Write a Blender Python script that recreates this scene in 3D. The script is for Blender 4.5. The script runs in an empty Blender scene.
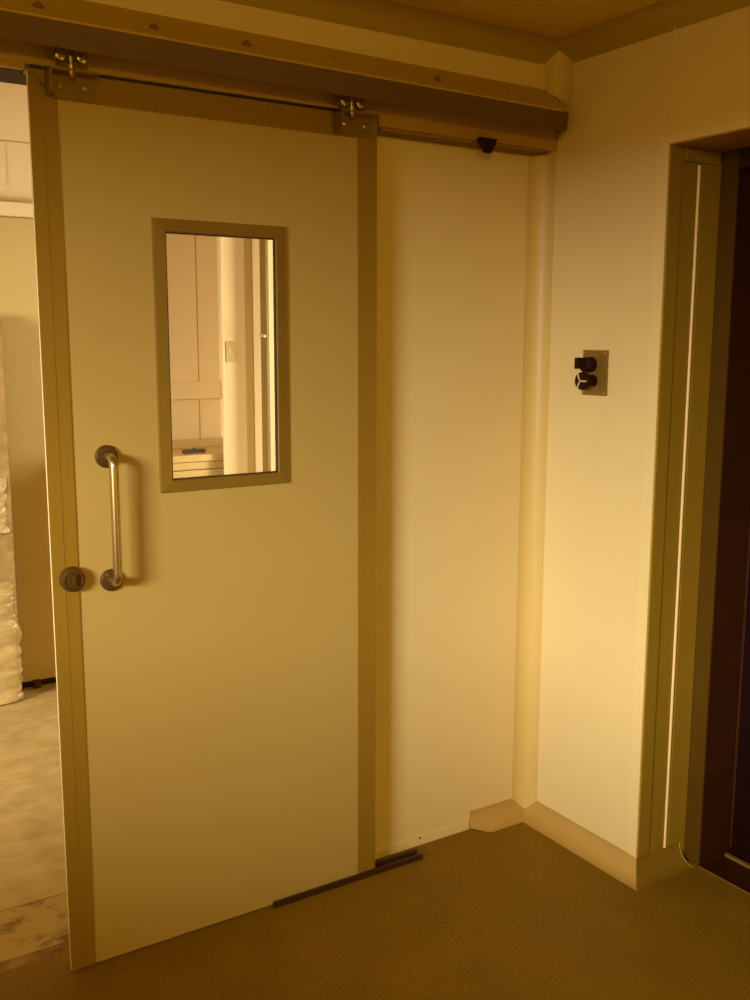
import bpy, bmesh, math, random
from mathutils import Vector, Matrix
random.seed(4)
S = bpy.context.scene
C = S.collection

# ------------------------------------------------------------------ materials
def mat(name, col, rough=.5, metal=0., spec=.5, var=0., vscale=6., bump=0., bscale=60., dark=None, stretch=None):
    m = bpy.data.materials.new(name); m.use_nodes = True
    nt = m.node_tree; b = nt.nodes['Principled BSDF']
    b.inputs['Base Color'].default_value = (*col, 1)
    b.inputs['Roughness'].default_value = rough
    b.inputs['Metallic'].default_value = metal
    b.inputs['Specular IOR Level'].default_value = spec
    tc = nt.nodes.new('ShaderNodeTexCoord'); src = tc.outputs['Object']
    if stretch:
        mp = nt.nodes.new('ShaderNodeMapping'); mp.inputs['Scale'].default_value = stretch
        nt.links.new(src, mp.inputs['Vector']); src = mp.outputs['Vector']
    if var > 0:
        n = nt.nodes.new('ShaderNodeTexNoise'); n.inputs['Scale'].default_value = vscale
        n.inputs['Detail'].default_value = 6
        nt.links.new(src, n.inputs['Vector'])
        r = nt.nodes.new('ShaderNodeValToRGB')
        d = dark or tuple(c * (1 - var) for c in col)
        r.color_ramp.elements[0].position = .3; r.color_ramp.elements[0].color = (*d, 1)
        r.color_ramp.elements[1].position = .7; r.color_ramp.elements[1].color = (*col, 1)
        nt.links.new(n.outputs['Fac'], r.inputs['Fac'])
        nt.links.new(r.outputs['Color'], b.inputs['Base Color'])
    if bump > 0:
        n = nt.nodes.new('ShaderNodeTexNoise'); n.inputs['Scale'].default_value = bscale
        n.inputs['Detail'].default_value = 4
        nt.links.new(src, n.inputs['Vector'])
        bp = nt.nodes.new('ShaderNodeBump'); bp.inputs['Strength'].default_value = bump
        bp.inputs['Distance'].default_value = .004
        nt.links.new(n.outputs['Fac'], bp.inputs['Height'])
        nt.links.new(bp.outputs['Normal'], b.inputs['Normal'])
    return m

WALL = (.71, .55, .245)
M = {}
M['wall'] = mat('wall_panel', WALL, .5, var=.03, vscale=3, spec=.3)
M['rear'] = mat('rear_panel', (.60, .42, .04), .6, var=.03)
M['ceiling'] = mat('ceiling_panel', (.62, .43, .03), .35, var=.03, vscale=2)
M['cove'] = mat('pvc_cove', (.60, .42, .13), .4, var=.03, vscale=8, spec=.3)
M['upstand'] = mat('shaded_vinyl_cove', (.25, .14, .010), .6, spec=.15, var=.12, vscale=120)  # cove vinyl with the shade of the doorway reveal put into its colour
M['nib'] = mat('white_panel', (.88, .72, .42), .5, var=.02, spec=.3)
M['vinylcove'] = mat('vinyl_cove', (.46, .29, .07), .5, var=.06, vscale=14)
M['casing'] = mat('door_casing', (.73, .565, .255), .45, var=.02)
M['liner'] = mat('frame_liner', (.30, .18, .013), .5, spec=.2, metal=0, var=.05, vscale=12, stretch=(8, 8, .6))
M['bead'] = mat('bead', (.8, .58, .25), .4)
M['door'] = mat('door_face', (.45, .31, .085), .42, var=.03, vscale=2.5, spec=.35)
M['stile'] = mat('aluminium_frame', (.275, .155, .013), .5, spec=.2, metal=0, var=.06, vscale=14, stretch=(10, 10, .5))
M['frame'] = mat('vision_frame', (.21, .115, .008), .45, metal=0, var=.05, vscale=14)
M['track'] = mat('track_metal', (.52, .34, .03), .5, metal=0, var=.06, vscale=14, stretch=(.6, 10, 10))
M['tracklip'] = mat('track_lip', (.13, .062, .003), .5, var=.1, vscale=14, stretch=(.6, 10, 10))
M['cornice'] = mat('ceiling_cove', (.39, .255, .012), .4, var=.04, vscale=6)
M['fascia'] = mat('fascia', (.42, .24, .03), .45, var=.04, vscale=6)
M['steel'] = mat('brushed_steel', (.62, .44, .17), .28, metal=.95, var=.06, vscale=30)
M['bronze'] = mat('dark_bronze', (.10, .05, .007), .4, metal=.4, var=.12, vscale=80)
M['plate'] = mat('switch_plate', (.25, .14, .022), .4, metal=.3, var=.1, vscale=60)
M['black'] = mat('black_rubber', (.022, .005, .001), .6, spec=.15, var=.2, vscale=40)
M['guide'] = mat('guide_metal', (.05, .013, .003), .5, var=.25, vscale=40)
M['gasket'] = mat('gasket', (.03, .008, .003), .5, var=.1)
M['mark'] = mat('pale_mark', (.75, .55, .25), .4, var=.02)
M['jamb'] = mat('dark_jamb', (.085, .04, .001), .65, spec=.1, var=.12, vscale=10)
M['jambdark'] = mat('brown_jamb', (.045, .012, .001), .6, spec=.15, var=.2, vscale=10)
M['leaf'] = mat('dark_leaf', (.012, .0015, .0008), .6, var=.2, vscale=8, spec=.1)
M['sill'] = mat('sill_strip', (.2, .1, .012), .6, metal=0, var=.2, vscale=30)
M['farwall'] = mat('far_panel', (.80, .64, .36), .5, var=.03, vscale=3, spec=.3)
M['farleaf'] = mat('far_leaf', (.54, .40, .14), .45, var=.04, vscale=3)
M['groove'] = mat('joint', (.40, .25, .07), .6, var=.1, vscale=20)
M['bench'] = mat('bench_steel', (.60, .42, .15), .4, metal=.2, var=.06, vscale=10)
M['board'] = mat('insulation_board', (.44, .285, .085), .85, var=.35, vscale=22, bump=.8, bscale=90)
M['plastic'] = mat('plastic_wrap', (.64, .47, .19), .25, var=.3, vscale=16, bump=1., bscale=26)

def floor_mat():
    m = mat('speckled_vinyl', (.30, .165, .022), .6, spec=.1)
    nt = m.node_tree; b = nt.nodes['Principled BSDF']
    tc = nt.nodes.new('ShaderNodeTexCoord')
    n = nt.nodes.new('ShaderNodeTexNoise'); n.inputs['Scale'].default_value = 260; n.inputs['Detail'].default_value = 3
    n2 = nt.nodes.new('ShaderNodeTexNoise'); n2.inputs['Scale'].default_value = 5; n2.inputs['Detail'].default_value = 5
    nt.links.new(tc.outputs['Object'], n.inputs['Vector']); nt.links.new(tc.outputs['Object'], n2.inputs['Vector'])
    r = nt.nodes.new('ShaderNodeValToRGB')
    r.color_ramp.elements[0].position = .32; r.color_ramp.elements[0].color = (.14, .072, .003, 1)
    r.color_ramp.elements[1].position = .68; r.color_ramp.elements[1].color = (.37, .21, .012, 1)
    nt.links.new(n.outputs['Fac'], r.inputs['Fac'])
    mx = nt.nodes.new('ShaderNodeMixRGB'); mx.blend_type = 'MULTIPLY'; mx.inputs['Fac'].default_value = .35
    nt.links.new(r.outputs['Color'], mx.inputs['Color1']); nt.links.new(n2.outputs['Fac'], mx.inputs['Color2'])
    nt.links.new(mx.outputs['Color'], b.inputs['Base Color'])
    bp = nt.nodes.new('ShaderNodeBump'); bp.inputs['Strength'].default_value = .15; bp.inputs['Distance'].default_value = .002
    nt.links.new(n.outputs['Fac'], bp.inputs['Height']); nt.links.new(bp.outputs['Normal'], b.inputs['Normal'])
    return m
M['floor'] = floor_mat()

def concrete(name, base, stain, lo, hi):
    m = mat(name, base, .75, spec=.2)
    nt = m.node_tree; b = nt.nodes['Principled BSDF']
    tc = nt.nodes.new('ShaderNodeTexCoord')
    mp = nt.nodes.new('ShaderNodeMapping'); mp.inputs['Scale'].default_value = (1, 1.5, 1)
    nt.links.new(tc.outputs['Object'], mp.inputs['Vector'])
    n = nt.nodes.new('ShaderNodeTexNoise'); n.inputs['Scale'].default_value = 9; n.inputs['Detail'].default_value = 9; n.inputs['Roughness'].default_value = .62
    nt.links.new(mp.outputs['Vector'], n.inputs['Vector'])
    r = nt.nodes.new('ShaderNodeValToRGB')
    r.color_ramp.elements[0].position = lo; r.color_ramp.elements[0].color = (*stain, 1)
    r.color_ramp.elements[1].position = hi; r.color_ramp.elements[1].color = (*base, 1)
    nt.links.new(n.outputs['Fac'], r.inputs['Fac'])
    nt.links.new(r.outputs['Color'], b.inputs['Base Color'])
    bp = nt.nodes.new('ShaderNodeBump'); bp.inputs['Strength'].default_value = .3; bp.inputs['Distance'].default_value = .004
    nt.links.new(n.outputs['Fac'], bp.inputs['Height']); nt.links.new(bp.outputs['Normal'], b.inputs['Normal'])
    return m
M['concrete'] = concrete('concrete_slab', (.52, .375, .145), (.37, .25, .08), .3, .66)
M['dirty'] = concrete('dirty_concrete', (.43, .30, .10), (.15, .08, .010), .34, .5)
M['dirt'] = concrete('dirt_strip', (.34, .2, .045), (.13, .06, .008), .38, .62)

def glass_mat():
    m = bpy.data.materials.new('window_glass'); m.use_nodes = True
    nt = m.node_tree; nt.nodes.clear()
    o = nt.nodes.new('ShaderNodeOutputMaterial'); mx = nt.nodes.new('ShaderNodeMixShader')
    t = nt.nodes.new('ShaderNodeBsdfTransparent'); t.inputs['Color'].default_value = (.97, .95, .9, 1)
    g = nt.nodes.new('ShaderNodeBsdfGlossy'); g.inputs['Roughness'].default_value = .02
    mx.inputs['Fac'].default_value = .05
    nt.links.new(t.outputs[0], mx.inputs[1]); nt.links.new(g.outputs[0], mx.inputs[2]); nt.links.new(mx.outputs[0], o.inputs['Surface'])
    return m
M['glass'] = glass_mat()

# ------------------------------------------------------------------ mesh helpers
class B:
    def __init__(s): s.v = []; s.f = []; s.sm = []
    def add(s, vs, fs, smooth=False):
        n = len(s.v); s.v += [tuple(v) for v in vs]
        for f in fs: s.f.append([i + n for i in f]); s.sm.append(smooth)
        return s
    def bm(s, bm, smooth=False, mtx=None):
        bm.verts.index_update()
        vs = [(mtx @ v.co if mtx else v.co) for v in bm.verts]
        s.add(vs, [[v.index for v in f.verts] for f in bm.faces], smooth); bm.free(); return s
    def box(s, x0, x1, y0, y1, z0, z1, bev=0., seg=2):
        bm = bmesh.new(); bmesh.ops.create_cube(bm, size=1)
        for v in bm.verts:
            v.co = Vector(((x0 + x1) / 2 + v.co.x * (x1 - x0), (y0 + y1) / 2 + v.co.y * (y1 - y0), (z0 + z1) / 2 + v.co.z * (z1 - z0)))
        if bev > 0: bmesh.ops.bevel(bm, geom=list(bm.edges), offset=bev, segments=seg, affect='EDGES', profile=.6)
        return s.bm(bm)
    def loft(s, rings, smooth=False, caps=True, closed=True):
        n = len(rings[0]); base = len(s.v)
        vs = [p for r in rings for p in r]; fs = []
        for i in range(len(rings) - 1):
            for j in range(n if closed else n - 1):
                k = (j + 1) % n
                fs.append([i * n + j, i * n + k, (i + 1) * n + k, (i + 1) * n + j])
        s.add(vs, fs, smooth)
        if caps:
            s.add(rings[0], [list(range(n))[::-1]]); s.add(rings[-1], [list(range(n))])
        return s
    def tube(s, path, r, n=14, caps=True):
        path = [Vector(p) for p in path]; rings = []
        up = None
        for i, p in enumerate(path):
            d = (path[min(i + 1, len(path) - 1)] - path[max(i - 1, 0)]).normalized()
            if up is None: up = d.orthogonal().normalized()
            up = (up - d * up.dot(d)).normalized(); w = d.cross(up)
            rr = r[i] if isinstance(r, (list, tuple)) else r
            rings.append([p + (up * math.cos(a) + w * math.sin(a)) * rr for a in [2 * math.pi * k / n for k in range(n)]])
        return s.loft(rings, True, caps)
    def lathe(s, c, axis, prof, n=28):
        """prof: list of (distance along axis, radius)"""
        a = Vector(axis).normalized(); u = a.orthogonal().normalized(); w = a.cross(u); c = Vector(c)
        for (h0, r0), (h1, r1) in zip(prof[:-1], prof[1:]):
            rg = [[c + a * h + (u * math.cos(t) + w * math.sin(t)) * r for t in [2 * math.pi * k / n for k in range(n)]] for h, r in ((h0, r0), (h1, r1))]
            s.loft(rg, True, False)
        for (h, r), fl in ((prof[0], True), (prof[-1], False)):
            if r > 1e-5:
                rg = [c + a * h + (u * math.cos(t) + w * math.sin(t)) * r for t in [2 * math.pi * k / n for k in range(n)]]
                s.add(rg, [list(range(n))[::-1] if fl else list(range(n))])
        return s
    def build(s, name, m, root=None, base=None, ):
        org = root['_o'] if root is not None else (base or (0, 0, 0))
        me = bpy.data.meshes.new(name)
        me.from_pydata([(v[0] - org[0], v[1] - org[1], v[2] - org[2]) for v in s.v], [], s.f)
        me.polygons.foreach_set('use_smooth', s.sm)
        bm = bmesh.new(); bm.from_mesh(me); bmesh.ops.recalc_face_normals(bm, faces=bm.faces); bm.to_mesh(me); bm.free()
        me.materials.append(M[m]); me.update()
        o = bpy.data.objects.new(name, me); C.objects.link(o)
        if root is not None: o.parent = root; ORG[o.name] = org
        else: o.location = org
        return o
ORG = {}
def build(b, name, m, parent=None):
    """link b as one mesh object; verts stored relative to the thing's origin"""
    org = ORG.get(parent.name, (0, 0, 0)) if parent is not None else (0, 0, 0)
    me = bpy.data.meshes.new(name)
    me.from_pydata([(v[0] - org[0], v[1] - org[1], v[2] - org[2]) for v in b.v], [], b.f)
    me.polygons.foreach_set('use_smooth', b.sm)
    bm = bmesh.new(); bm.from_mesh(me); bmesh.ops.recalc_face_normals(bm, faces=bm.faces); bm.to_mesh(me); bm.free()
    me.materials.append(M[m]); me.update()
    o = bpy.data.objects.new(name, me); C.objects.link(o)
    if parent is not None: o.parent = parent
    ORG[o.name] = org
    return o
def struct(b, name, m, parent=None):
    o = build(b, name, m, parent); o['kind'] = 'structure'; return o
def thing(name, label, cat, loc, group=None):
    o = bpy.data.objects.new(name, None); C.objects.link(o); o.empty_display_size = .05
    o.location = loc; ORG[o.name] = tuple(loc)
    o['label'] = label; o['category'] = cat; o['kind'] = 'thing'
    if group: o['group'] = group
    return o
def tag(o, label, cat, group=None):
    o['label'] = label; o['category'] = cat; o['kind'] = 'thing'
    if group: o['group'] = group
    return o

# ------------------------------------------------------------------ key dimensions
R_ = .0572        # corner cove radius
HC = .058         # floor cove height
CE = 2.377        # ceiling
BH = -.062        # face of the bulkhead over the sliding door
L = .487          # corner to the doorway in the right wall
HO = 2.042        # doorway head

# ------------------------------------------------------------------ room shell
struct(B().box(-4, .2, -5, .034, -.08, 0), 'floor', 'floor')
struct(B().box(-1.85, 0, .034, .078, -.08, -.003), 'trim_1', 'dirt')
struct(B().box(-3.2, .2, .078, .310, -.08, -.002), 'floor_doorway', 'dirty')
struct(B().box(-3.2, .2, .314, 2.3, -.08, -.002), 'floor_back_room', 'concrete')
struct(B().box(-3.2, .2, .310, .314, -.08, -.008), 'trim_2', 'jambdark')
struct(B().box(-4.1, .2, -5.1, BH + .1, CE, CE + .08), 'ceiling', 'ceiling')
# back wall: fixed panel, part left of the opening, bulkhead above
struct(B().box(-.72, .02, 0, .09, 0, 2.2), 'wall_back', 'wall')
struct(B().box(-4.0, -1.80, 0, .09, 0, 2.2), 'wall_back_left', 'wall')
struct(B().box(-4.0, .02, BH, .09, 2.116, CE + .4), 'wall_back_upper', 'fascia2' if False else 'wall')
struct(B().box(-.622, 0, BH, -.001, 2.088, 2.1155), 'trim_3', 'fascia')
struct(B().box(-4.0, -.0005, BH - .0035, BH, 2.1165, 2.2), 'trim_16', 'fascia')
struct(B().box(-1.80, -1.518, BH - .002, BH + .012, 2.104, 2.1158), 'trim_29', 'fascia')
struct(B().box(-1.80, -1.516, BH + .012, -.018, 2.106, 2.1158).box(-1.80, -.95, -.018, .088, 2.106, 2.1158), 'trim_30', 'jambdark')
rb = B()
for i in range(3):
    y = -.052 + i * .016
    rb.box(-.61, -.05, y, y + .010, 2.0795 - .002 * i, 2.088)
struct(rb, 'trim_4', 'stile')
struct(B().box(-.618, -.235, -.004, 0, 0, .032, .0012), 'baseboard_back', 'casing')

# right wall with the doorway
w = B()
w.box(0, .2, -L, .09, 0, CE)
w.box(0, .2, -1.50, -L, HO, CE)
w.box(0, .2, -5, -1.50, 0, CE)
struct(w, 'wall_right', 'wall')
struct(B().box(-.0008, .0002, -.4865, -.4835, HO + .046, CE - .05), 'trim_5', 'casing')
# the flat mitred casing round the doorway
def casing(name, pts):
    q = [(-.0025, y, z) for y, z in pts]; q2 = [(.0005, y, z) for y, z in pts]
    return struct(B().loft([q, q2], False), name, 'casing')
t = .0006
casing('trim_6', [(-L + .036, .058), (-L, .058), (-L, HO), (-L + .036, HO + .044)])
casing('trim_7', [(-L - t, HO), (-L + .036 - t, HO + .0445), (-1.536, HO + .0445), (-1.50, HO)])

# left and rear walls of the room, with the window the daylight comes through
w = B()
WY0, WY1, WZ0, WZ1 = -4.2, -1.1, 1.37, 2.02
w.box(-4.1, -4, -5, WY0, 0, CE); w.box(-4.1, -4, WY1, .09, 0, CE)
w.box(-4.1, -4, WY0, WY1, 0, WZ0); w.box(-4.1, -4, WY0, WY1, WZ1, CE)
struct(w, 'wall_left', 'rear')
struct(B().box(-4.1, .2, -5.1, -5, 0, CE), 'wall_rear', 'rear')

# ------------------------------------------------------------------ coves
def arc(r, n=14):
    """concave quarter from (0,r) on one face to (r,0) on the other"""
    return [(r - r * math.cos(a), r - r * math.sin(a)) for a in [math.pi / 2 * i / n for i in range(n + 1)]]
def cove(stations, r):
    """stations: functions (u,h)->point ; solid with a concave face"""
    A = arc(r); b = B()
    rings = [[st(u, h) for u, h in A] for st in stations]
    b.loft(rings, True, False, closed=False)
    b.loft([[r_[0], r_[0] * 0 + st(0, 0) if False else Vector(st(0, 0)), r_[-1]] for r_, st in zip([[Vector(p) for p in q] for q in rings], stations)], False, False, closed=False)
    for r_, st in ((rings[0], stations[0]), (rings[-1], stations[-1])):
        b.add(r_ + [st(0, 0)], [list(range(len(A) + 1))])
    return b
# upright corner coves
zcut = lambda u, v: 2.250 - .75 * v - .0 * u
struct(cove([lambda u, v: (-u, -v, .004), lambda u, v: (-u, -v, 2.0795)], R_), 'trim_8', 'cove')
struct(cove([lambda u, v: (-u, BH - v, 2.243 - 1.0 * v + .03 * (R_ - u)), lambda u, v: (-u, BH - v, CE - .002)], R_), 'trim_9', 'cove')
# floor coves (vinyl turned up the wall)
struct(cove([lambda u, h: (-.230 + .045 * (u / HC) ** 2, -u, h), lambda u, h: (-u, -u, h)], HC), 'baseboard_back_corner', 'vinylcove')
struct(cove([lambda u, h: (-u, -u, h), lambda u, h: (-u, -L - u, h)], HC), 'baseboard_right', 'vinylcove')
struct(cove([lambda u, h: (-u + .0003, -L - u, h), lambda u, h: (.181, -L - u, h)], HC), 'baseboard_doorway', 'upstand')  # same coving, in the darkened colour for its shaded side
struct(B().tube([(0, -L - .001, HC), (.181, -L - .001, HC)] + [(.181, -L - u - .0005, h) for u, h in arc(HC)], .0012, 6), 'trim_28', 'vinylcove')
# ceiling coves
struct(cove([lambda u, h: (-4, BH - u, CE - h), lambda u, h: (-u, BH - u, CE - h)], .0584), 'trim_10', 'cornice')
struct(cove([lambda u, h: (-u, BH - u, CE - h), lambda u, h: (-u, -5, CE - h)], .0584), 'trim_11', 'cornice')
# raised tongue of glue under the torn end of the floor cove
# ------------------------------------------------------------------ doorway in the right wall
jy = -L - .0015
lb = B().box(.0, .046, jy - .004, -L + .002, HC + .001, HO, .001)
struct(lb, 'trim_12', 'liner')
struct(B().box(.0495, .1995, jy - .001, -L + .002, HC + .001, HO, .0006), 'trim_13', 'liner')
struct(B().tube([(.114, jy - .002, HC + .001), (.114, jy - .002, HO - .045)], .0045, 10), 'trim_14', 'bead')
struct(B().box(.123, .1985, jy - .005, jy - .001, HC + .001, HO - .03, .001).box(.1815, .1995, jy - .003, jy + .002, -.01, HC + .001), 'trim_17', 'liner')
struct(B().box(.052, .186, jy - .012, jy - .0005, HO - .040, HO - .006, .002), 'trim_15', 'liner')
struct(B().box(0, .19, -1.5, -L - .001, HO - .004, HO, 0), 'ceiling_doorway', 'fascia')
# frame beyond, facing the room
d = thing('dark_door', 'very dark closed door leaf set deep in the doorway of the side wall', 'door', (.34, -.98, 0))
build(B().box(.330, .365, -1.42, -.5475, .012, 1.985, .002), 'leaf', 'leaf', d)
build(B().box(.327, .3302, -.562, -.5535, .03, 1.975, .001), 'edge_strip', 'jambdark', d)
fr = B(); fr.box(.20, .36, -.5465, -L + .06, -.06, HO + .1, .0015)
struct(fr, 'door_frame', 'jamb')
# inner face of that frame, in dark brown
struct(B().box(.203, .36, -.5490, -.5460, -.06, 1.99), 'door_frame_inner', 'jambdark')
struct(B().box(.20, .40, -1.5, -.5465, 1.99, HO + .1, .0015), 'door_frame_head', 'jambdark')
struct(B().box(.20, .40, -1.56, -1.425, -.06, 1.99, .0015), 'door_frame_side', 'jambdark')
struct(B().box(.195, .47, -1.5, -.5465, -.08, -.001), 'floor_threshold', 'jambdark')
struct(B().box(.42, .47, -1.6, -.4, -.08, 2.2), 'wall_light_stop', 'jambdark')  # added unseen backing, stops sky light leaking past the leaf
struct(B().tube([(.2, -1.42, .0), (.2, -.548, .0)], .0022, 8), 'trim_18', 'sill')
struct(B().box(.315, .329, -1.42, -.549, -.001, .008, .001), 'trim_19', 'sill')

# ------------------------------------------------------------------ sliding door
XL, XR, DY0, DY1, ZB, ZT = -1.513, -.630, -.066, -.022, .005, 2.107
sd = thing('sliding_door', 'large pale sliding door with a glazed vision panel, hung from the overhead track', 'door', ((XL + XR) / 2, -.044, 0))
ex = dict(x0=-1.248, x1=-.900, z0=1.170, z1=1.816)      # outside of the vision frame
pn = B()
px0, px1, pz1 = XL + .060, XR - .058, ZT - .055
wx0, wx1, wz0, wz1 = -1.240, -.908, 1.179, 1.807           # hole
yf = DY0 + .003
for a in ((px0, wx0, ZB, pz1), (wx1, px1, ZB, pz1), (wx0, wx1, ZB, wz0), (wx0, wx1, wz1, pz1)):
    pn.box(a[0], a[1], yf, DY1, a[2], a[3])
build(pn, 'door_panel', 'door', sd)
# stiles and top rail (mitred)
def prism_xz(pts, y0, y1):
    return B().loft([[(x, y0, z) for x, z in pts], [(x, y1, z) for x, z in pts]], False)
g = .0006
EB = .010
st = B().loft([[(x, DY0, z) for x, z in ((XL, ZB), (XL + .0275, ZB), (XL + .0275, ZT - .0275), (XL, ZT))],
               [(x, DY1, z) for x, z in ((XL + EB, ZB), (XL + .0275, ZB), (XL + .0275, ZT - .0275), (XL + EB, ZT - EB))]], False)
st2 = prism_xz([(XL + .0285, ZB), (XL + .060, ZB), (XL + .060, ZT - .060 - g), (XL + .0285, ZT - .0285 - g)], DY0, DY1)
st.add(st2.v, st2.f); st.box(XL + .0265, XL + .0295, DY0 - .0008, DY1, ZB, ZT - .034)
build(st, 'stile', 'stile', sd)
rs = prism_xz([(XR - .058, ZB), (XR, ZB), (XR, ZT), (XR - .058, ZT - .057)], DY0, DY1)
build(rs, 'stile', 'stile', sd)
build(prism_xz([(XL + g, ZT), (XL + .060 + g, ZT - .057), (XR - .058 - g, ZT - .057), (XR - g, ZT)], DY0, DY1), 'top_rail', 'stile', sd)
# pale strip standing in for the light on the leading edge face
build(B().tube([(XL + .0005, DY0 + .0035, ZB + .004), (XL + .0005, DY0 + .0035, ZT - .006)], .0022, 10), 'lit_edge_strip', 'casing', sd)
# vision frame, mitred bevelled section
vf = B()
ox0, ox1, oz0, oz1 = ex['x0'], ex['x1'], ex['z0'], ex['z1']
sec = [(0, yf), (.002, yf - .007), (.029, yf - .010), (.031, yf - .006), (.031, yf + .003), (.012, yf + .006), (0, yf + .002)]
def rect(off, y): return [(ox0 + off, y, oz0 + off), (ox1 - off, y, oz0 + off), (ox1 - off, y, oz1 - off), (ox0 + off, y, oz1 - off)]
vf.loft([rect(o_, y_) for o_, y_ in sec] + [rect(*sec[0])], False, False)
vfo = build(vf, 'window_frame', 'frame', sd)
gk = B()
def rect2(off, y): return rect(.031 + off, y)
gk.loft([rect2(-.003, yf - .005), rect2(.0026, yf - .004), rect2(.0026, yf + .0045), rect2(-.003, yf + .0045), rect2(-.003, yf - .005)], False, False)
build(gk, 'gasket', 'gasket', vfo)
gl = B().box(wx0 + .003, wx1 - .003, yf + .005, yf + .009, wz0 + .003, wz1 - .003)
build(gl, 'glass_pane', 'glass', vfo)
vb = B()
yb = DY1
secb = [(-.022, yb), (-.020, yb + .006), (.006, yb + .008), (.007, yb + .003), (.007, yb - .004), (-.022, yb - .001)]
vb.loft([rect(o_, y_) for o_, y_ in secb] + [rect(*secb[0])], False, False)
build(vb, 'window_frame', 'frame', sd)
# pull handle
hx, hz1, hz0 = -1.374, 1.268, .973
hb = B()
so = .048; rr = .022; path = []
yh = yf - so
path.append((hx, yf - .002, hz1))
for a in [i * math.pi / 2 / 7 for i in range(8)]:
    path.append((hx, yf - so + rr - rr * math.sin(a), hz1 - rr + rr * math.cos(a)))
for a in [i * math.pi / 2 / 7 for i in range(8)]:
    path.append((hx, yf - so + rr - rr * math.cos(a), hz0 + rr - rr * math.sin(a)))
path.append((hx, yf - .002, hz0))
hb.tube(path, .0105, 18)
ho = build(hb, 'pull_handle', 'steel', sd)
for z in (hz1, hz0):
    b = B().lathe((hx - .002, yf, z), (0, -1, 0), [(0, .0265), (.006, .0265), (.010, .0235), (.0115, .0125)], 32)
    build(b, 'rosette', 'bronze', ho)
# lock turn
lk = B().lathe((-1.469, DY0, .988), (0, -1, 0), [(0, .029), (.012, .029), (.018, .0265), (.0195, .021), (.0175, .0195)], 36)
lo = build(lk, 'lock_rose', 'bronze', sd)
kt = B().box(-1.474, -1.464, DY0 - .026, DY0 - .016, .975, 1.001, .002)
kt.box(-1.481, -1.457, DY0 - .0195, DY0 - .0165, .974, 1.002, .001)
build(kt, 'thumb_turn', 'bronze', lo)
build(B().box(XL + .012, XR - .002, -.058, -.050, ZT - .001, 2.1158), 'top_gap_blocker', 'gasket', sd)  # added dark strip, keeps back-room light out of the gap over the door
# hanger brackets and rollers
def hanger(x0, x1, xc, tilt):
    b = B().box(x0, x1, DY0 - .0055, DY0 - .0005, 2.053, 2.106, .0012)
    b.box(x0, x1, DY0 - .045, DY0 - .0005, 2.1015, 2.106, .001)
    b.box(x0, x0 + .004, DY0 - .043, DY0 - .001, 2.055, 2.105)
    br = build(b, 'hanger_bracket', 'frame', sd)
    for x in (x0 + .030, x1 - .022):
        build(B().lathe((x, DY0 - .0055, 2.079), (0, -1, 0), [(0, .0065), (.003, .0065), (.0045, .004)], 6), 'screw', 'steel', br)
    yr = -.105
    r = B().tube([(xc, yr, 2.098), (xc, yr, 2.150 + tilt)], .0052, 12)
    r.lathe((xc, yr, 2.106), (0, 0, 1), [(0, .0095), (.008, .0095)], 6)
    r.lathe((xc, yr, 2.090), (0, 0, 1), [(0, .002), (.006, .007), (.012, .007)], 10)
    r.lathe((xc, yr, 2.122), (0, 0, 1), [(0, .0085), (.024, .0085)], 14)
    build(r, 'hanger_bolt', 'steel', br)
    for s in (-1, 1):
        q = B().lathe((xc + s * .023, yr - .008, 2.1245 + tilt), (0, 1, 0), [(0, .007), (.002, .0115), (.014, .0115), (.016, .007)], 20)
        q.lathe((xc + s * .023, yr - .0105, 2.1245 + tilt), (0, 1, 0), [(0, .004), (.003, .005)], 10)
        build(q, 'roller', 'steel', br)
hanger(-1.477, -1.371, -1.431, .0075)
hanger(-.762, -.650, -.731, 0)

# ------------------------------------------------------------------ overhead track
tr = thing('door_track', 'long bronze-toned overhead track with a sloping bolted top, above the sliding door', 'track', (-1.2, BH, 2.12))
X0, X1 = -3.1, -.060
FY, FZ = -.164, 2.172
def xprism(pts, x0=X0, x1=X1): return B().loft([[(x0, y, z) for y, z in pts], [(x1, y, z) for y, z in pts]], False)
th = .0035
cs = [(BH - .0005, 2.2470), (BH - .002, 2.2505), (FY - .002, FZ + .002), (FY - .003, FZ - .003), (FY + .0005, FZ - .002), (BH - .003, 2.2445)]
cv = B().loft([[(X0, y, z) for y, z in cs], [(-.052 - .024 * (BH - y) / (BH - FY), y, z) for y, z in cs]], False)
cv_o = build(cv, 'sloping_cover', 'track', tr)
lip = xprism([(FY - .003, FZ - .003), (FY + .001, FZ - .002), (-.149, 2.1215), (-.153, 2.120)])
build(lip, 'lower_lip', 'tracklip', tr)
ep = ((BH - .001, 2.232), (FY + .006, FZ - .006), (-.150, 2.1225), (-.12, 2.1225), (-.116, 2.15), (BH - .001, 2.15))
ec = B().loft([[(X1 - .004, y, z) for y, z in ep], [(X1 + .012, y, z) for y, z in ep]], False)
build(ec, 'end_plate', 'tracklip', tr)
build(xprism([(BH - .004, 2.2), (BH - .0037, 2.15), (BH - .010, 2.15), (BH - .010, 2.2)]), 'back_plate', 'track', tr)
dn = Vector((0, FZ - 2.2505, BH - FY)).normalized(); nrm = Vector((0, -(2.2505 - FZ), (BH - FY) * 1)).normalized()
nrm = Vector((0, -.66, .75)).normalized()
sl = Vector((0, FY - BH, FZ - 2.2485)); nrm = Vector((0, sl.z, -sl.y)).normalized()
if nrm.z < 0: nrm = -nrm
for x, tt in ((-1.502, .66), (-1.254, .66), (-1.030, .64), (-.485, .62), (-.234, .62), (-1.75, .66)):
    c = Vector((x, BH - .002, 2.2505)) + sl * tt
    b = B().lathe(c - nrm * .001, nrm, [(0, .0115), (.003, .0115), (.0035, .0075), (.008, .0070), (.010, .004)], 16)
    build(b, 'bolt', 'steel' if x == -.234 else 'plate', tr)
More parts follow.
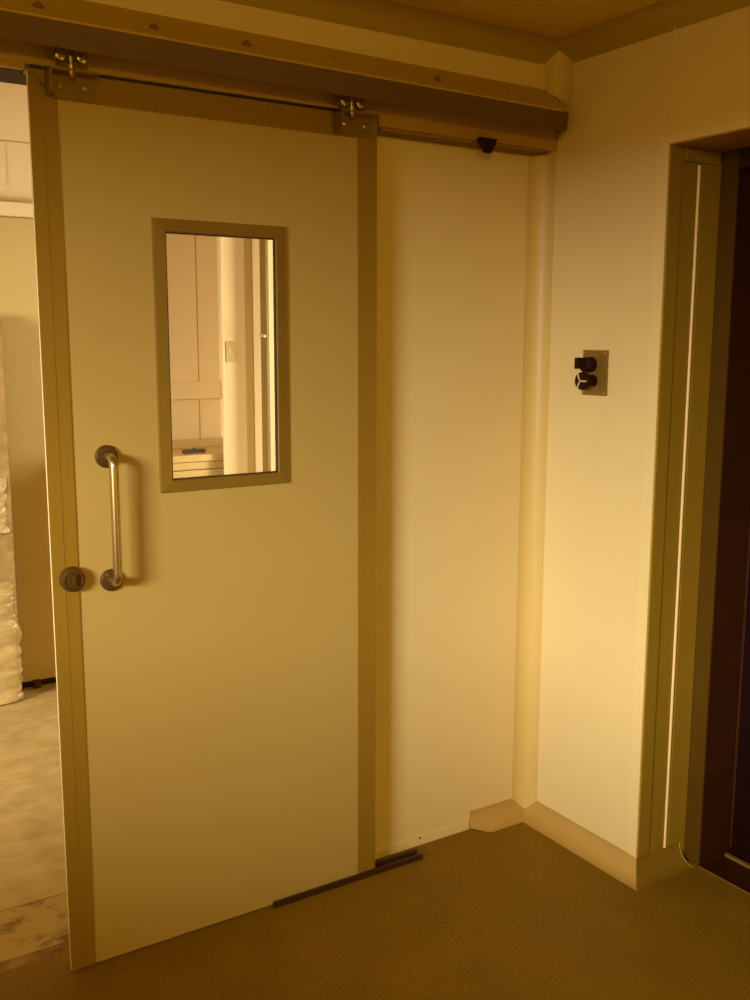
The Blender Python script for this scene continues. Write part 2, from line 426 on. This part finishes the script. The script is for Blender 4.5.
c = Vector((-.790, BH - .002, 2.2505)) + sl * .5
build(B().lathe(c - nrm * .001, nrm, [(0, .004), (.0025, .0035)], 10), 'rivet', 'bronze', tr)

tr.rotation_euler.y = .0095; tr.location.z += .0095 * 1.14
# small rubber stop under the fascia
rs = B()
rs.loft([[(x, y, z) for x, y in ((-.300 + d_, BH - .001), (-.243 - d_ * .5, BH - .001), (-.243 - d_ * .5, BH - .020 + d_ * .3), (-.300 + d_, BH - .020 + d_ * .3))] for z, d_ in ((2.092, .0), (2.080, .004), (2.060, .020), (2.055, .024))], False)
o = build(rs, 'rubber_stop', 'black')
tag(o, 'small black tapered rubber stop under the overhead track near the corner', 'door stop')

# floor guide
fg = thing('floor_guide', 'low dark channel on the floor guiding the bottom of the sliding door', 'door guide', (-.7, -.05, 0))
build(B().box(-.965, -.468, -.0775, -.0685, 0, .0165, .001), 'front_lip', 'guide', fg)
build(B().box(-.62, -.4685, -.0685, -.052, 0, .0025), 'channel_base', 'sill', fg)
build(B().box(-.627, -.470, -.052, -.038, 0, .019, .0015), 'back_lip', 'guide', fg)
# screw in the kick strip
o = build(B().lathe((-.427, -.004, .024), (0, -1, 0), [(0, .0035), (.001, .003)], 10), 'screw_head', 'jambdark')
tag(o, 'tiny dark screw head in the pale kick strip beside the floor guide', 'screw')

# ------------------------------------------------------------------ key switch plate
sw = thing('key_switch', 'small dark metal wall plate with two knobs, on the side wall', 'switch', (0, -.253, 1.446))
pb = B().box(-.007, -.0002, -.301, -.205, 1.382, 1.511, .0015)
pb.box(-.009, -.006, -.286, -.218, 1.392, 1.502, .001)
po = build(pb, 'cover_plate', 'plate', sw)
for y, z in ((-.294, 1.503), (-.294, 1.390), (-.212, 1.503), (-.212, 1.390)):
    build(B().lathe((-.007, y, z), (-1, 0, 0), [(0, .0035), (.0015, .003)], 10), 'screw', 'steel', po)
kb = B().lathe((-.008, -.243, 1.470), (-1, 0, 0), [(0, .022), (.014, .022), (.017, .021), (.030, .021), (.033, .018)], 28)
ko = build(kb, 'lock_barrel', 'black', sw)
hk = B().box(-.058, -.036, -.250, -.236, 1.464, 1.486, .002)
hk.box(-.068, -.052, -.250, -.236, 1.480, 1.490, .002); hk.box(-.070, -.061, -.250, -.236, 1.458, 1.490, .002)
build(hk, 'cam_lever', 'black', ko)
eb = B().lathe((-.008, -.252, 1.424), (-1, 0, 0), [(0, .017), (.030, .015), (.034, .025), (.044, .026), (.050, .024), (.052, .015)], 30)
eo = build(eb, 'push_button', 'black', sw)
mk = B()
for k in range(3):
    a = math.radians(90 + 120 * k - 90)
    ca, sa = math.cos(a), math.sin(a)
    p0 = Vector((-.0608, -.252 + .002 * -ca, 1.424 + .002 * sa)); p1 = Vector((-.0590, -.252 - .023 * ca, 1.424 + .023 * sa))
    mk.tube([p0, (-.0612, -.252 - .012 * ca, 1.424 + .012 * sa), p1], .0022, 8)
build(mk, 'button_marks', 'mark', eo)

# ------------------------------------------------------------------ room seen through the opening and the glass
YF, XF = 2.13, -.12
struct(B().box(-3.2, .1, YF, YF + .1, 0, 2.9), 'wall_far', 'farwall')
w = B()
FY0, FY1 = .55, 1.60
TX = XF + .06
w.box(XF, TX, FY1, YF + .05, 0, 2.9); w.box(XF, TX, .09, FY0, 0, 2.9)
w.box(XF, TX, FY0, FY1, 0, .45); w.box(XF, TX, FY0, FY1, 2.25, 2.9)
struct(w, 'wall_far_right', 'farwall')
LY0, LY1, LZ0, LZ1 = .35, 1.75, .5, 1.85
w = B()
w.box(-3.3, -3.2, .09, LY0, 0, 2.9); w.box(-3.3, -3.2, LY1, YF + .1, 0, 2.9)
w.box(-3.3, -3.2, LY0, LY1, 0, LZ0); w.box(-3.3, -3.2, LY0, LY1, LZ1, 2.9)
struct(w, 'wall_far_left', 'farwall')
struct(B().box(-3.3, .2, -.0, YF + .1, 2.85, 2.95), 'ceiling_back_room', 'farwall')
# panel joints and bumper rail on the far wall
gj = B()
for x in (-.228, -.65): gj.box(x - .002, x + .002, YF - .001, YF + .001, 0, 2.85)
struct(gj, 'trim_20', 'groove')
struct(B().box(-3.1 + 2.2, XF - .002, YF - .022, YF, 1.262, 1.342, .004), 'trim_21', 'farwall')
struct(B().box(-3.2, -.9, YF - .001, YF + .001, 2.352, 2.356), 'trim_22', 'groove')
# corner and frame strips on the side wall of that room
NX = -.277
struct(B().box(NX, XF, 1.735, 1.748, 0, 2.85), 'wall_nib', 'nib')
struct(B().box(NX - .001, NX + .010, 1.732, 1.749, 0, 2.85, .002), 'trim_23', 'nib')
struct(B().box(-.168, -.134, 1.732, 1.735, 0, 2.85, .001), 'trim_24', 'farleaf')
struct(B().box(XF - .010, XF, 1.652, 1.73, 0, 2.6, .002), 'trim_25', 'nib')
wf = B()
wf.box(XF - .014, XF, 1.592, 1.650, .40, 2.30, .002); wf.box(XF - .014, XF, .5, .55, .40, 2.30, .002)
wf.box(XF - .014, XF, .55, 1.592, .40, .45, .002); wf.box(XF - .014, XF, .55, 1.592, 2.25, 2.30, .002)
wo = struct(wf, 'window_1', 'frame')
build(B().box(XF + .045, XF + .049, .56, 1.585, .455, 2.245), 'window_pane', 'glass', wo)
build(B().tube([(XF - .016, 1.615, 1.56), (XF - .035, 1.615, 1.56), (XF - .036, 1.56, 1.555)], .006, 10), 'window_latch', 'mark', wo)
# wall switch on that side wall
s2 = thing('wall_switch', 'narrow tan switch plate on the bright wall end seen through the glass', 'switch', (-.246, 1.735, 1.487))
build(B().box(-.263, -.230, 1.727, 1.7347, 1.442, 1.532, .002), 'plate', 'farleaf', s2)
build(B().box(-.253, -.240, 1.724, 1.727, 1.474, 1.500, .0015), 'rocker', 'bench', s2)
# bench along the far wall
bn = thing('workbench', 'ribbed metal bench along the far wall, seen low through the glass', 'bench', (-.5, 1.95, 0))
BX = XF - .003
build(B().box(-.86, BX, 1.79, YF - .024, 1.004, 1.034, .003), 'bench_top', 'bench', bn)
build(B().box(-.86, BX, YF - .050, YF - .024, 1.0345, 1.074, .003), 'upstand', 'bench', bn)
fb = B()
for z0, z1 in ((.968, 1.002), (.934, .964), (.60, .930), (.1, .596)): fb.box(-.855, BX - .002, 1.802, 1.83, z0, z1, .003)
build(fb, 'front_rails', 'bench', bn)
build(B().box(-.85, BX - .005, 1.832, YF - .03, 0, 1.003), 'carcass', 'farleaf', bn)
# little black tool lying on it
tl = thing('pliers', 'small black pliers-like tool lying on the bench behind the glass', 'tool', (-.365, 1.87, 1.0345))
def bar(p0, p1, w0, w1, z0, z1):
    p0, p1 = Vector((*p0, 0)), Vector((*p1, 0)); n = (p1 - p0).normalized().orthogonal(); n = Vector((-(p1 - p0).y, (p1 - p0).x, 0)).normalized()
    q = [p0 - n * w0, p1 - n * w1, p1 + n * w1, p0 + n * w0]
    return B().loft([[(v.x, v.y, z0) for v in q], [(v.x, v.y, z1) for v in q]], False)
for a, b_ in (((-.415, 1.895), (-.315, 1.865)), ((-.415, 1.860), (-.315, 1.890))):
    k = bar(a, b_, .011, .008, 1.0345, 1.050); build(k, 'handle', 'black', tl)
build(B().lathe((-.365, 1.876, 1.0345), (0, 0, 1), [(0, .010), (.022, .010), (.024, .007)], 14), 'pivot', 'gasket', tl)
# far sliding door and its header box
fd = thing('far_door', 'plain tan door across the other room, seen past the edge of the sliding door', 'door', (-1.4, 2.1, 0))
build(B().box(-2.0, -.90, 2.085, 2.126, .030, 2.040, .002), 'leaf', 'farleaf', fd)
build(B().box(-2.0, -.90, 2.083, 2.0855, 2.004, 2.0395, .0005), 'top_rail', 'farleaf', fd)
struct(B().box(-2.4, -.88, 2.045, 2.126, 2.042, 2.098, .003), 'trim_26', 'farwall')
struct(B().box(-2.1, -.9, 2.10, 2.128, 0, .029), 'trim_27', 'jambdark')
o = build(B().box(-1.075, -1.045, 2.060, 2.088, 0, .034, .002), 'guide_block', 'guide')
tag(o, 'small black floor guide block at the foot of the far tan door', 'door guide')
o = build(B().box(-1.6, -1.066, YF - .008, YF - .0004, 2.175, 2.345, .002), 'access_panel', 'farwall')
tag(o, 'thin pale square-edged panel fixed high on the far wall above the tan door', 'panel')

# wrapped boards leaning at the left
wb = thing('wrapped_boards', 'tall stack of rough boards in torn clear plastic, standing on the concrete', 'boards', (-1.4, 2.0, 0))
b = B()
for i in range(5):
    y0 = 1.938 + i * .025; b.box(-1.75, -1.148 + random.uniform(-.012, .006), y0, y0 + .023, .001, 1.62 + random.uniform(-.03, .03), .004)
build(b, 'boards', 'board', wb)
def wrap(name, z0, z1, x1, amp, seed):
    random.seed(seed); b = B(); nu, nv = 40, 44; rings = []
    x1 += .014
    loop = [(-1.76, 1.935), (x1 - .03, 1.930), (x1, 1.944), (x1 + .004, 2.0), (x1, 2.04), (x1 - .03, 2.046), (-1.76, 2.046)]
    def pt(s):
        s *= len(loop) - 1; i = min(int(s), len(loop) - 2); f = s - i
        return Vector((*loop[i], 0)).lerp(Vector((*loop[i + 1], 0)), f)
    from mathutils import noise
    for j in range(nv + 1):
        v = j / nv; z = z0 + (z1 - z0) * v; row = []
        for i in range(nu + 1):
            p = pt(i / nu)
            q = Vector((p.x * 9 + seed * 7, p.y * 9, z * 13 - p.x * 8))
            d = noise.fractal(q, 1., 2., 4) * amp
            n = Vector((p.x + 1.45, (p.y - 2.005) * 3, 0)).normalized()
            pp = p + n * (abs(d) + .003) ; zz = z + noise.noise(q * .6) * .03 * (v if z0 > 0 else v)
            row.append((pp.x, pp.y, max(zz, .002)))
        rings.append(row)
    b.loft(rings, True, False, closed=False)
    o = build(b, name, 'plastic', wb)
    sm = o.modifiers.new('thickness', 'SOLIDIFY'); sm.thickness = .0015
    return o
wrap('plastic_wrap', .0, .33, -1.172, .024, 3)
wrap('plastic_wrap', .33, .53, -1.186, .02, 5)
wrap('plastic_wrap', .74, .965, -1.192, .016, 8)


# ------------------------------------------------------------------ light
def area(name, loc, target, sx, sy, power, col):
    l = bpy.data.lights.new(name, 'AREA'); l.shape = 'RECTANGLE'; l.size = sx; l.size_y = sy; l.energy = power; l.color = col
    o = bpy.data.objects.new(name, l); C.objects.link(o); o.location = loc
    o.rotation_euler = (Vector(target) - Vector(loc)).to_track_quat('-Z', 'Y').to_euler(); return o
area('sky_light', (-7.0, -3.6, 2.45), (0, -1.3, 2.2), 1.8, .95, 655, (1, .98, .92))
area('sky_light_back_room', (-5.2, -.15, 1.75), (-3.2, .8, 1.7), 1.4, 1.2, 330, (1, .98, .92))
area('sky_light_side', (.85, .32, 1.45), (-.2, 1.6, 1.4), .6, 1.2, 42, (1, .98, .9))
area('warm_fill', (-2.5, -3.4, 2.30), (-2.1, -2.6, 0), .5, .5, 48, (1, .66, .02))  # added warm fill behind the camera, no fixture there

wd = bpy.data.worlds.new('sky'); S.world = wd; wd.use_nodes = True
bg = wd.node_tree.nodes['Background']; bg.inputs['Color'].default_value = (1, .86, .5, 1); bg.inputs['Strength'].default_value = 1.2

# ------------------------------------------------------------------ camera
cam = bpy.data.cameras.new('camera'); co = bpy.data.objects.new('camera', cam); C.objects.link(co)
cx, cy, cz, yaw, pit, rol, f = -2.09403, -2.35329, 1.53435, 0.56821, -0.15745, 0.00256, 999.66579
F = Vector((math.sin(yaw) * math.cos(pit), math.cos(yaw) * math.cos(pit), math.sin(pit)))
R0 = Vector((math.cos(yaw), -math.sin(yaw), 0)); U0 = R0.cross(F)
R1 = R0 * math.cos(rol) + U0 * math.sin(rol); U1 = -R0 * math.sin(rol) + U0 * math.cos(rol)
mw = Matrix(((R1.x, U1.x, -F.x, cx), (R1.y, U1.y, -F.y, cy), (R1.z, U1.z, -F.z, cz), (0, 0, 0, 1)))
co.matrix_world = mw
cam.sensor_fit = 'VERTICAL'; cam.sensor_height = 36; cam.lens = f / 1000 * 36; cam.clip_start = .05
S.camera = co
vs = S.view_settings
S.display_settings.display_device = 'sRGB'
vs.view_transform = 'Standard'; vs.look = 'None'; vs.gamma = 1; vs.exposure = 0; vs.use_curve_mapping = False
S.cycles.max_bounces = 12; S.cycles.diffuse_bounces = 7; S.cycles.transparent_max_bounces = 12
